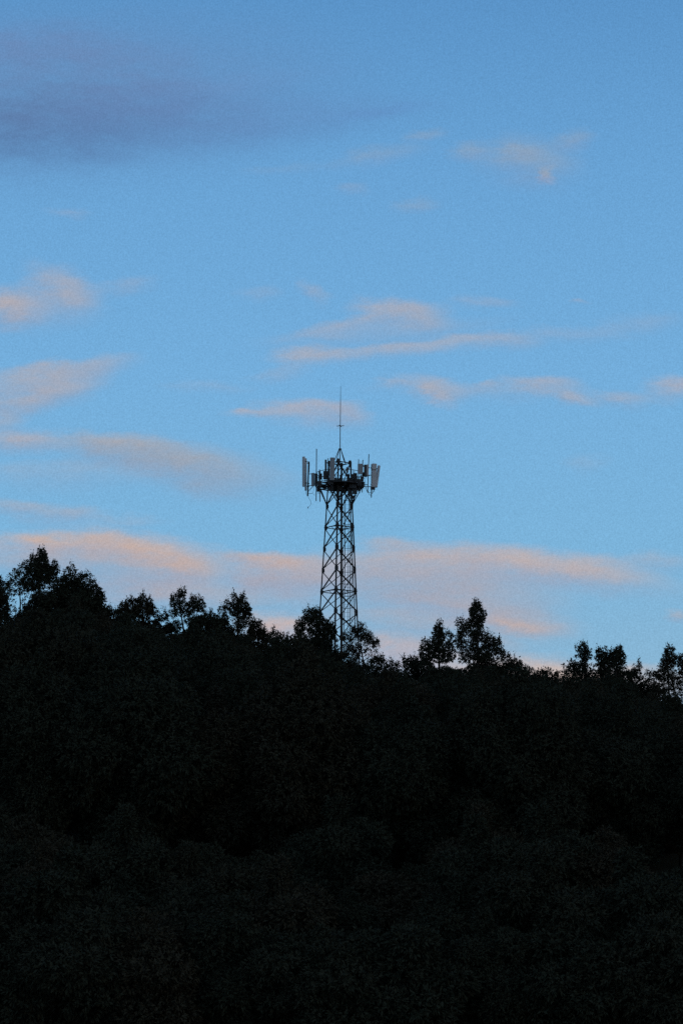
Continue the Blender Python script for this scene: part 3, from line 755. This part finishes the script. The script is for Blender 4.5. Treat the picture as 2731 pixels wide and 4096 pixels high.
bodies = {i: [] for i in range(len(TREES))}
centres = [t[3] for t in TREES]
for row in range(5):
    for px in np.arange(-40, 2790, 30):
        if px > 2625 and row < 3: continue
        x = px + (15 if row % 2 else 0)
        y = dense(x) + 22 + row * 34
        rad = 24 if row == 0 else 30
        # keep the body under the locally deepest notch so gaps of sky stay open
        y = max(y, max(dense(x - 18), dense(x + 18)) + 10 + row * 34) if row == 0 else y
        i = min(range(len(TREES)), key=lambda k: abs(centres[k] - x))
        bodies[i].append((x + rng.uniform(-6, 6), y + (rng.uniform(-16, 12) if row == 0 else rng.uniform(-4, 6)), rad * rng.uniform(.6, 1.1), rad * .8, .95 if row == 0 else 1.1))
for i, (nm, lab, Y, tx, lobes, opt) in enumerate(TREES):
    opt = dict(opt); tw = opt.pop('twig', None)
    cat = 'shrub' if ('shrub' in nm or 'scrub' in nm or 'bush' in nm) else 'tree'
    rt = make_tree(nm, lab, cat, Y, lobes, trunk_x=tx, body=bodies[i], **opt)
    if tw:
        MB().path([P(x, y, Y) for x, y in tw], .022, 5, .3).build('branch', M_BARK, rt, origin=rt.location)

# ---- the wooded slope below: a few kinds of tree, copied
def proto_tree(h, rad, seed, low=.35):
    r_ = random.Random(seed)
    lob = []
    zc = h * low
    tiers = 6
    for t in range(tiers):
        f = t / (tiers - 1)
        z = zc + (h * .92 - zc) * f
        rr = rad * (math.sin(math.pi * (.18 + .74 * f)) ** .8) * r_.uniform(.75, 1.15)
        n = 1 if f > .95 else 4
        a0 = r_.uniform(0, 6.28)
        for k in range(n):
            a = a0 + 6.283 * k / max(n, 1) + r_.uniform(-.5, .5)
            dd = rr * .6 if n > 1 else 0
            lob.append((np.array([math.cos(a) * dd, math.sin(a) * dd, z + r_.uniform(-.3, .3)]), np.array([rr * .55, rr * .55, h * .10 + .25]) * r_.uniform(.85, 1.2)))
    tm = MB()
    pts = [Vector((0, 0, -.4)), Vector((r_.uniform(-.1, .1), r_.uniform(-.1, .1), h * .3)), Vector((r_.uniform(-.2, .2), r_.uniform(-.2, .2), h * .6)), Vector((0, 0, h * .9))]
    tm.path(pts, .13, 7, .2)
    VV = []; FF = []; nv = 0
    for c, r in lob:
        q = pts[1].lerp(pts[3], max(0, min(1, (c[2] - .8 - h * .3) / (h * .6))))
        tm.path([q, Vector(c)], .045, 5, .3)
        n = int(480 * r[0] * r[2] / .5) + 60
        p, o = lobe_tufts(c, r, n, .3)
        V, F = leaf_arrays(p, o, 8, .115)
        VV.append(V); FF.append(F + nv); nv += len(V)
    tme = bpy.data.meshes.new('trunk'); tme.from_pydata([tuple(v) for v in tm.V], [], tm.F); tme.materials.append(M_BARK)
    return tme, np_mesh('crown', np.concatenate(VV), np.concatenate(FF), M_LEAF), h


protos = [proto_tree(7.5, 2.3, 1), proto_tree(8.2, 2.6, 2), proto_tree(6.6, 2.4, 3), proto_tree(9.0, 2.2, 4), proto_tree(7.0, 2.8, 5), proto_tree(8.0, 2.1, 6)]
bushes = [proto_tree(3.0, 1.9, 21, .05), proto_tree(2.4, 1.7, 22, .05), proto_tree(3.6, 1.8, 23, .05)]


def place(pr, name, x, y, sc, rz, label, cat, group):
    tme, cme, h = pr
    root = empty(name, (x, y, ground_z(x, y)))
    root.rotation_euler = (0, 0, rz); root.scale = (sc * 1.05, sc * 1.05, sc)
    tag(root, label, cat, group)
    for nm, me in (('trunk', tme), ('crown', cme)):
        o = bpy.data.objects.new(nm, me); COL.objects.link(o); o.parent = root


y = 82.0
while y < 150:
    hw = y * .1412 + 3.2
    x = -hw + random.uniform(0, 2)
    while x < hw:
        yy = y + random.uniform(-1.6, 1.6)
        pr = random.choice(protos)
        sc = random.uniform(.85, 1.12)
        g = ground_z(x, yy)
        for _ in range(12):                                # keep the crowns of the slope below the skyline trees
            u, v = px_of((x, yy, g + pr[2] * sc * .98))
            lim = max(dense(u + d) for d in (-70, -35, 0, 35, 70)) + 40
            if v >= lim: break
            sc *= .93
        if sc > .4:
            place(pr, 'woodland_tree', x, yy, sc, random.uniform(0, 6.28), 'dark leafy tree packed among others on the black wooded slope below the skyline', 'tree', 'trees packed on the dark wooded slope')
        x += random.uniform(2.7, 3.9)
    y += 4.6
for row, yy in enumerate((67.5, 70.0, 72.5, 75.0, 77.5)):
    hw = yy * .1412 + 3
    x = -hw + row
    while x < hw:
        place(random.choice(bushes), 'undergrowth_bush', x, yy + random.uniform(-.6, .6), random.uniform(.7, 1.15), random.uniform(0, 6.28), 'dark bush at the foot of the wooded slope along the bottom of the view', 'bush', 'bushes along the foot of the slope')
        x += random.uniform(1.9, 2.7)

# ------------------------------------------------------------------ sky, clouds, light
SUN_EL = math.radians(2.0)
SUN_AZ = math.radians(128)         # compass bearing from +Y, towards +X: low behind the viewer, to the right
world = bpy.data.worlds.new("World"); scene.world = world
world.use_nodes = True
nt = world.node_tree
for n in list(nt.nodes): nt.nodes.remove(n)
L = nt.links.new


def N(t, **kw):
    n = nt.nodes.new(t)
    for k, v in kw.items(): setattr(n, k, v)
    return n


def math_n(op, a, b=None, c=None, clamp=False):
    n = N('ShaderNodeMath', operation=op); n.use_clamp = clamp
    for i, v in enumerate((a, b, c)):
        if v is None: continue
        if isinstance(v, (int, float)): n.inputs[i].default_value = v
        else: L(v, n.inputs[i])
    return n.outputs[0]


def maprange(v, a, b, c, d, kind='SMOOTHSTEP'):
    n = N('ShaderNodeMapRange', interpolation_type=kind)
    L(v, n.inputs[0])
    for i, q in enumerate((a, b, c, d)): n.inputs[i + 1].default_value = q
    return n.outputs[0]


def mixc(f, a, b):
    n = N('ShaderNodeMix', data_type='RGBA')
    for i, v in ((0, f), (6, a), (7, b)):
        if isinstance(v, tuple): n.inputs[i].default_value = (*v, 1)
        elif isinstance(v, (int, float)): n.inputs[i].default_value = v
        else: L(v, n.inputs[i])
    return n.outputs[2]


K = 10.0                            # background strength is 0.1


def skyc(rgb):
    return tuple(v * K for v in lin(rgb))


tc = N('ShaderNodeTexCoord')
sep = N('ShaderNodeSeparateXYZ'); L(tc.outputs['Generated'], sep.inputs[0])
dx, dy, dz = sep.outputs
nish = N('ShaderNodeTexSky', sky_type='NISHITA')
nish.sun_disc = False
nish.sun_elevation = SUN_EL; nish.sun_rotation = SUN_AZ
nish.air_density = 1.0; nish.dust_density = .6; nish.ozone_density = 2.5
ramp = N('ShaderNodeValToRGB')
cr = ramp.color_ramp
stops = [(0.0, (168, 182, 205)), (.10, (150, 184, 216)), (.124, (142, 189, 221)), (.175, (129, 188, 229)), (.246, (121, 182, 230)), (.324, (110, 171, 223)), (.40, (92, 152, 208)), (.65, (52, 92, 148)), (1.0, (36, 64, 108))]
while len(cr.elements) < len(stops): cr.elements.new(.5)
for e, (p, c) in zip(cr.elements, stops):
    e.position = p; e.color = (*lin(c), 1)
L(math_n('MAXIMUM', dz, 0.0), ramp.inputs[0])
vs = N('ShaderNodeVectorMath', operation='SCALE'); L(ramp.outputs[0], vs.inputs[0]); vs.inputs['Scale'].default_value = K
sky = mixc(.12, vs.outputs[0], nish.outputs[0])

# clouds, each at its own place in the sky (u = x/y, v = z/y on the northern half)
yc = math_n('MAXIMUM', dy, .05)
u = math_n('DIVIDE', dx, yc); v = math_n('DIVIDE', dz, yc)
uv0 = N('ShaderNodeCombineXYZ'); L(u, uv0.inputs[0]); L(v, uv0.inputs[1])
mp = N('ShaderNodeMapping'); mp.inputs['Scale'].default_value = (16, 42, 1); L(uv0.outputs[0], mp.inputs[0])
nz1 = N('ShaderNodeTexNoise'); nz1.inputs['Scale'].default_value = 1.0; nz1.inputs['Detail'].default_value = 4; nz1.inputs['Roughness'].default_value = .55
L(mp.outputs[0], nz1.inputs['Vector'])
mp2 = N('ShaderNodeMapping'); mp2.inputs['Scale'].default_value = (60, 150, 1); L(uv0.outputs[0], mp2.inputs[0])
nz2 = N('ShaderNodeTexNoise'); nz2.inputs['Scale'].default_value = 1.0; nz2.inputs['Detail'].default_value = 7; nz2.inputs['Roughness'].default_value = .66
L(mp2.outputs[0], nz2.inputs['Vector'])


def warp(noise, amt):
    a = N('ShaderNodeVectorMath', operation='SUBTRACT'); L(noise.outputs['Color'], a.inputs[0]); a.inputs[1].default_value = (.5, .5, .5)
    b = N('ShaderNodeVectorMath', operation='MULTIPLY'); L(a.outputs[0], b.inputs[0]); b.inputs[1].default_value = amt
    return b.outputs[0]


w1 = N('ShaderNodeVectorMath', operation='ADD'); L(uv0.outputs[0], w1.inputs[0]); L(warp(nz1, (.030, .012, 0)), w1.inputs[1])
w2 = N('ShaderNodeVectorMath', operation='ADD'); L(w1.outputs[0], w2.inputs[0]); L(warp(nz2, (.017, .0075, 0)), w2.inputs[1])
uvw = w2.outputs[0]
texture = maprange(nz2.outputs['Fac'], .25, .72, .5, 1.25, 'LINEAR')

WARM = (196, 170, 168); GREY = (142, 156, 184); DARK = (92, 112, 156)
# x, y, half width, height up, height down (photograph scaled to 1568 wide), tilt, opacity, warm colour, cool colour
CLOUDS = [
 (140,215,680,200,200,-3,.5,(104,134,178),(94,126,172)),(90,275,420,80,110,-4,.55,(90,120,164),(84,116,162)),(60,105,440,60,80,4,.40,(110,134,178),(104,132,176)),(430,270,420,70,80,-3,.38,(100,134,182),(96,132,180)),(720,275,330,46,50,-6,.30,(100,142,192),(96,140,190)),(320,215,260,50,60,-8,.25,(108,134,180),(104,134,182)),(560,190,200,24,30,-10,.16,(112,148,196),(108,146,196)),
 (900,260,120,16,18,-8,.25,(96,134,190),(96,134,190)),
 (1200,375,130,48,50,6,.34,(150,168,190),(128,156,192)),(1243,405,26,17,15,18,.40,(176,168,168),(160,160,178)),(985,316,56,13,14,-6,.28,(150,168,192),(130,160,198)),(1078,350,52,18,22,-6,.33,(152,168,190),(132,158,192)),(1300,326,62,22,24,-8,.32,(152,168,190),(130,158,194)),(1185,350,50,14,20,4,.3,(160,168,186),(140,160,190)),
 (870,362,140,18,20,-8,.24,(140,166,198),(126,162,204)),(970,466,62,15,16,-5,.34,(140,160,190),(126,156,194)),(800,436,60,10,12,0,.14,WARM,GREY),(650,390,120,10,12,-4,.12,(120,160,205),(120,160,205)),
 (145,655,100,36,55,14,.56,WARM,(148,164,192)),(100,690,150,30,50,0,.34,WARM,(146,164,194)),(20,708,95,26,34,6,.62,(204,172,166),(152,162,186)),(305,650,80,14,18,-6,.22,WARM,GREY),
 (725,668,36,16,18,30,.26,WARM,GREY),(600,670,60,14,18,0,.15,WARM,GREY),(160,492,60,10,12,4,.16,WARM,GREY),
 (920,712,118,26,34,3,.60,(204,174,168),(154,168,192)),(800,742,150,18,24,-13,.42,WARM,(150,166,194)),(960,735,90,20,26,6,.3,WARM,GREY),
 (700,820,100,20,20,-3,.54,(200,174,172),(156,168,190)),(860,808,160,16,20,-6,.48,(198,174,174),(156,168,192)),(1045,784,170,16,22,-5,.44,(196,176,178),(154,170,196)),(1175,780,80,22,22,4,.28,WARM,GREY),(640,850,80,10,18,-5,.2,WARM,GREY),
 (1110,694,90,12,14,6,.22,WARM,GREY),(1335,694,30,9,10,0,.24,WARM,GREY),
 (180,834,135,17,34,-7,.52,(194,170,170),(148,160,186)),(70,880,175,36,60,-6,.56,(196,170,168),(150,160,184)),(130,905,110,20,34,-14,.4,(200,170,166),(150,160,184)),(20,935,110,24,30,0,.38,WARM,GREY),(15,970,50,20,24,0,.3,WARM,GREY),
 (990,895,95,24,32,8,.46,(192,172,176),(150,166,192)),(1000,912,45,14,16,18,.34,(204,172,164),WARM),(1112,888,40,10,12,0,.30,WARM,GREY),(1230,886,96,18,24,5,.52,(200,172,170),(156,166,188)),(1310,920,66,13,14,6,.42,(200,172,168),(160,166,186)),(1430,918,70,16,22,6,.3,WARM,GREY),(1550,890,90,26,34,0,.55,(204,172,168),(158,166,186)),(900,885,50,8,10,8,.2,WARM,GREY),
 (710,932,125,20,42,2,.58,(206,174,170),(156,166,190)),(590,940,82,11,16,-3,.46,(202,174,172),(158,168,190)),(800,950,70,24,30,16,.36,(186,166,178),GREY),
 (30,1010,125,22,36,5,.60,(204,170,164),(150,160,184)),(280,1022,195,20,54,2,.62,(180,166,170),(134,148,174)),(450,1065,200,44,64,8,.60,(162,160,174),(136,150,176)),(330,1060,170,24,34,6,.3,GREY,GREY),(480,1120,90,20,20,0,.22,GREY,GREY),
 (130,1178,140,17,26,3,.44,(182,166,176),(148,158,186)),(20,1165,80,14,20,5,.3,WARM,GREY),(300,1200,80,10,12,0,.14,WARM,GREY),
 (150,1246,230,22,46,2,.66,(206,176,168),(160,164,186)),(330,1262,170,30,66,9,.66,(208,174,164),(162,164,184)),(430,1305,90,26,50,18,.55,(208,170,158),(166,164,182)),(330,1350,220,24,50,0,.42,(170,164,184),(154,160,186)),(120,1290,160,20,40,0,.25,(160,166,190),GREY),
 (640,1292,140,20,62,1,.62,(208,174,166),(160,164,186)),(690,1330,110,30,50,0,.4,(172,164,182),(156,162,188)),(560,1280,60,10,20,6,.3,WARM,GREY),
 (920,1250,80,13,22,4,.34,WARM,GREY),(1060,1290,320,30,52,2,.52,(196,174,176),(156,164,190)),(1270,1302,200,30,40,8,.50,(200,176,176),(158,166,190)),(1010,1360,250,46,80,4,.56,(174,166,182),(152,162,188)),(1120,1410,170,26,36,10,.44,(176,166,180),(152,162,188)),(1190,1438,95,16,22,9,.48,(204,172,166),(170,166,180)),(1400,1330,160,24,34,6,.24,WARM,GREY),
 (650,1428,110,18,70,0,.74,(214,182,174),(176,170,190)),(905,1486,110,24,90,5,.70,(196,178,186),(178,172,192)),(1010,1510,90,30,60,8,.45,(190,176,188),(178,172,192)),(1190,1535,170,26,70,3,.56,(206,182,180),(186,176,190)),(1330,1556,330,26,70,-1,.66,(214,188,180),(200,182,184)),(1130,1480,80,14,30,10,.28,WARM,GREY),
 (880,762,290,20,30,-5,.2,WARM,GREY),(1150,905,320,18,24,2,.2,WARM,GREY),(1300,765,200,14,20,0,.15,WARM,GREY),(230,1300,320,30,50,3,.26,WARM,GREY),(860,1310,330,34,60,0,.28,WARM,GREY),(480,1375,260,24,40,0,.3,WARM,GREY),(150,1090,240,20,40,0,.2,WARM,GREY),(1000,1440,260,24,40,6,.25,WARM,GREY),
 (1480,748,110,22,26,0,.14,WARM,GREY),(470,880,100,14,18,0,.13,WARM,GREY),(1345,1062,50,20,24,0,.12,WARM,GREY),(1510,1292,90,18,24,0,.2,WARM,GREY),(1560,1410,30,12,14,0,.3,WARM,GREY),
]
q = W0 / 1568.0


def uv_of(zx, zy):
    d = ray(zx * q, zy * q); return Vector((d.x / d.y, d.z / d.y))


for (zx, zy, hw, ht, hb, tilt, op, wc, gc) in CLOUDS:
    if zy > 450:
        k_ = .56 if zy < 1190 else .78
        wc = tuple(k_ * a_ + (1 - k_) * b_ for a_, b_ in zip(wc, (168, 173, 171) if zy < 1190 else (178, 176, 152)))
        gc = tuple(.7 * a_ + .3 * b_ for a_, b_ in zip(gc, (155, 170, 188)))
        ht, hb = ht * 1.1, hb * 1.12
    elif zy > 300: wc = tuple(.35 * a_ + .65 * b_ for a_, b_ in zip(wc, (150, 162, 174))); hw, ht, hb, op = hw * .92, ht * 1.15, hb * 1.1, op * 1.35
    if zy > 1190: hw, ht, hb, op = hw * 1.13, ht * 1.15, hb * 1.08, min(op * 1.22, .8)
    c0 = uv_of(zx, zy)
    t = math.radians(tilt)
    e1 = uv_of(zx + hw * math.cos(t), zy + hw * math.sin(t)) - c0
    su = e1.length; ang = math.atan2(e1.y, e1.x)
    sv_b = (uv_of(zx, zy + hb) - c0).length; sv_t = (uv_of(zx, zy - ht) - c0).length
    m = N('ShaderNodeMapping', vector_type='TEXTURE')
    m.inputs['Location'].default_value = (c0.x, c0.y, 0)
    m.inputs['Rotation'].default_value = (0, 0, ang)
    m.inputs['Scale'].default_value = (su * 1.3, sv_b * 1.4, 1)
    # evaluate the clouds one after another (a vanishing share of the colour so far keeps the order and the shader small)
    sq = N('ShaderNodeVectorMath', operation='MULTIPLY_ADD'); L(sky, sq.inputs[0]); sq.inputs[1].default_value = (1e-8, 1e-8, 1e-8); L(uvw, sq.inputs[2])
    L(sq.outputs[0], m.inputs[0])
    sp = N('ShaderNodeSeparateXYZ'); L(m.outputs[0], sp.inputs[0])
    k = sv_b / sv_t                                        # sharper above than below
    pos = math_n('MAXIMUM', sp.outputs[1], 0.0); neg = math_n('MINIMUM', sp.outputs[1], 0.0)
    qq = math_n('MULTIPLY_ADD', pos, k, neg)
    d2 = math_n('MULTIPLY_ADD', qq, qq, math_n('MULTIPLY', sp.outputs[0], sp.outputs[0]))
    a = maprange(math_n('SQRT', d2), 1.0, 0.05, 0.0, min(op * 1.2, .92))
    a = math_n('MULTIPLY', a, texture, clamp=True)
    wf = maprange(sp.outputs[1], -.55, .25, 0.0, 1.0)
    sky = mixc(a, sky, mixc(wf, skyc(gc), skyc(wc)))

# rest of the sky: unseen cloud added, toned to set light on slope and panels
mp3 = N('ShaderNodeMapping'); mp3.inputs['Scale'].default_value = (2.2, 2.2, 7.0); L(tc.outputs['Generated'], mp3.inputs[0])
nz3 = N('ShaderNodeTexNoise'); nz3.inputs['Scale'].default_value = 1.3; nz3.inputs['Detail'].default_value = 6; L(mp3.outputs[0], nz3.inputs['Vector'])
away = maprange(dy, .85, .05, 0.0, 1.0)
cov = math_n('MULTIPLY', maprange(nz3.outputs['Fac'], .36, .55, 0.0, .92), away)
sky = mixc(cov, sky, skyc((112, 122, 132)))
# faint fine noise added over the sky colour in place of film grain
nz4 = N('ShaderNodeTexNoise'); nz4.inputs['Scale'].default_value = 1700; nz4.inputs['Detail'].default_value = 1; L(tc.outputs['Generated'], nz4.inputs['Vector'])
mot = maprange(nz4.outputs['Fac'], .25, .75, .90, 1.10, 'LINEAR')
vm = N('ShaderNodeVectorMath', operation='SCALE'); L(sky, vm.inputs[0]); L(mot, vm.inputs['Scale'])
sky = vm.outputs[0]
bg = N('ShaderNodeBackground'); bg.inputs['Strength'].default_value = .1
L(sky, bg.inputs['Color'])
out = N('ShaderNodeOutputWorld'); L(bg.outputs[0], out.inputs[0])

sl = bpy.data.lights.new('sun', 'SUN'); sl.energy = .10; sl.angle = math.radians(3); sl.color = (1, .78, .60)
so = bpy.data.objects.new('sun', sl); COL.objects.link(so)
sd_ = Vector((math.sin(SUN_AZ) * math.cos(SUN_EL), math.cos(SUN_AZ) * math.cos(SUN_EL), math.sin(SUN_EL)))
so.rotation_euler = sd_.to_track_quat('Z', 'Y').to_euler()
so.location = (0, -20, 60)

# ------------------------------------------------------------------ render settings
scene.view_settings.view_transform = 'Standard'
scene.view_settings.look = 'None'
scene.view_settings.exposure = 0.0
scene.view_settings.gamma = 1.0
scene.render.engine = 'CYCLES'
scene.cycles.max_bounces = 3
scene.cycles.diffuse_bounces = 2
scene.cycles.glossy_bounces = 1
world.cycles.sampling_method = 'NONE'
scene.cycles.use_denoising = False
scene.cycles.filter_width = 1.5
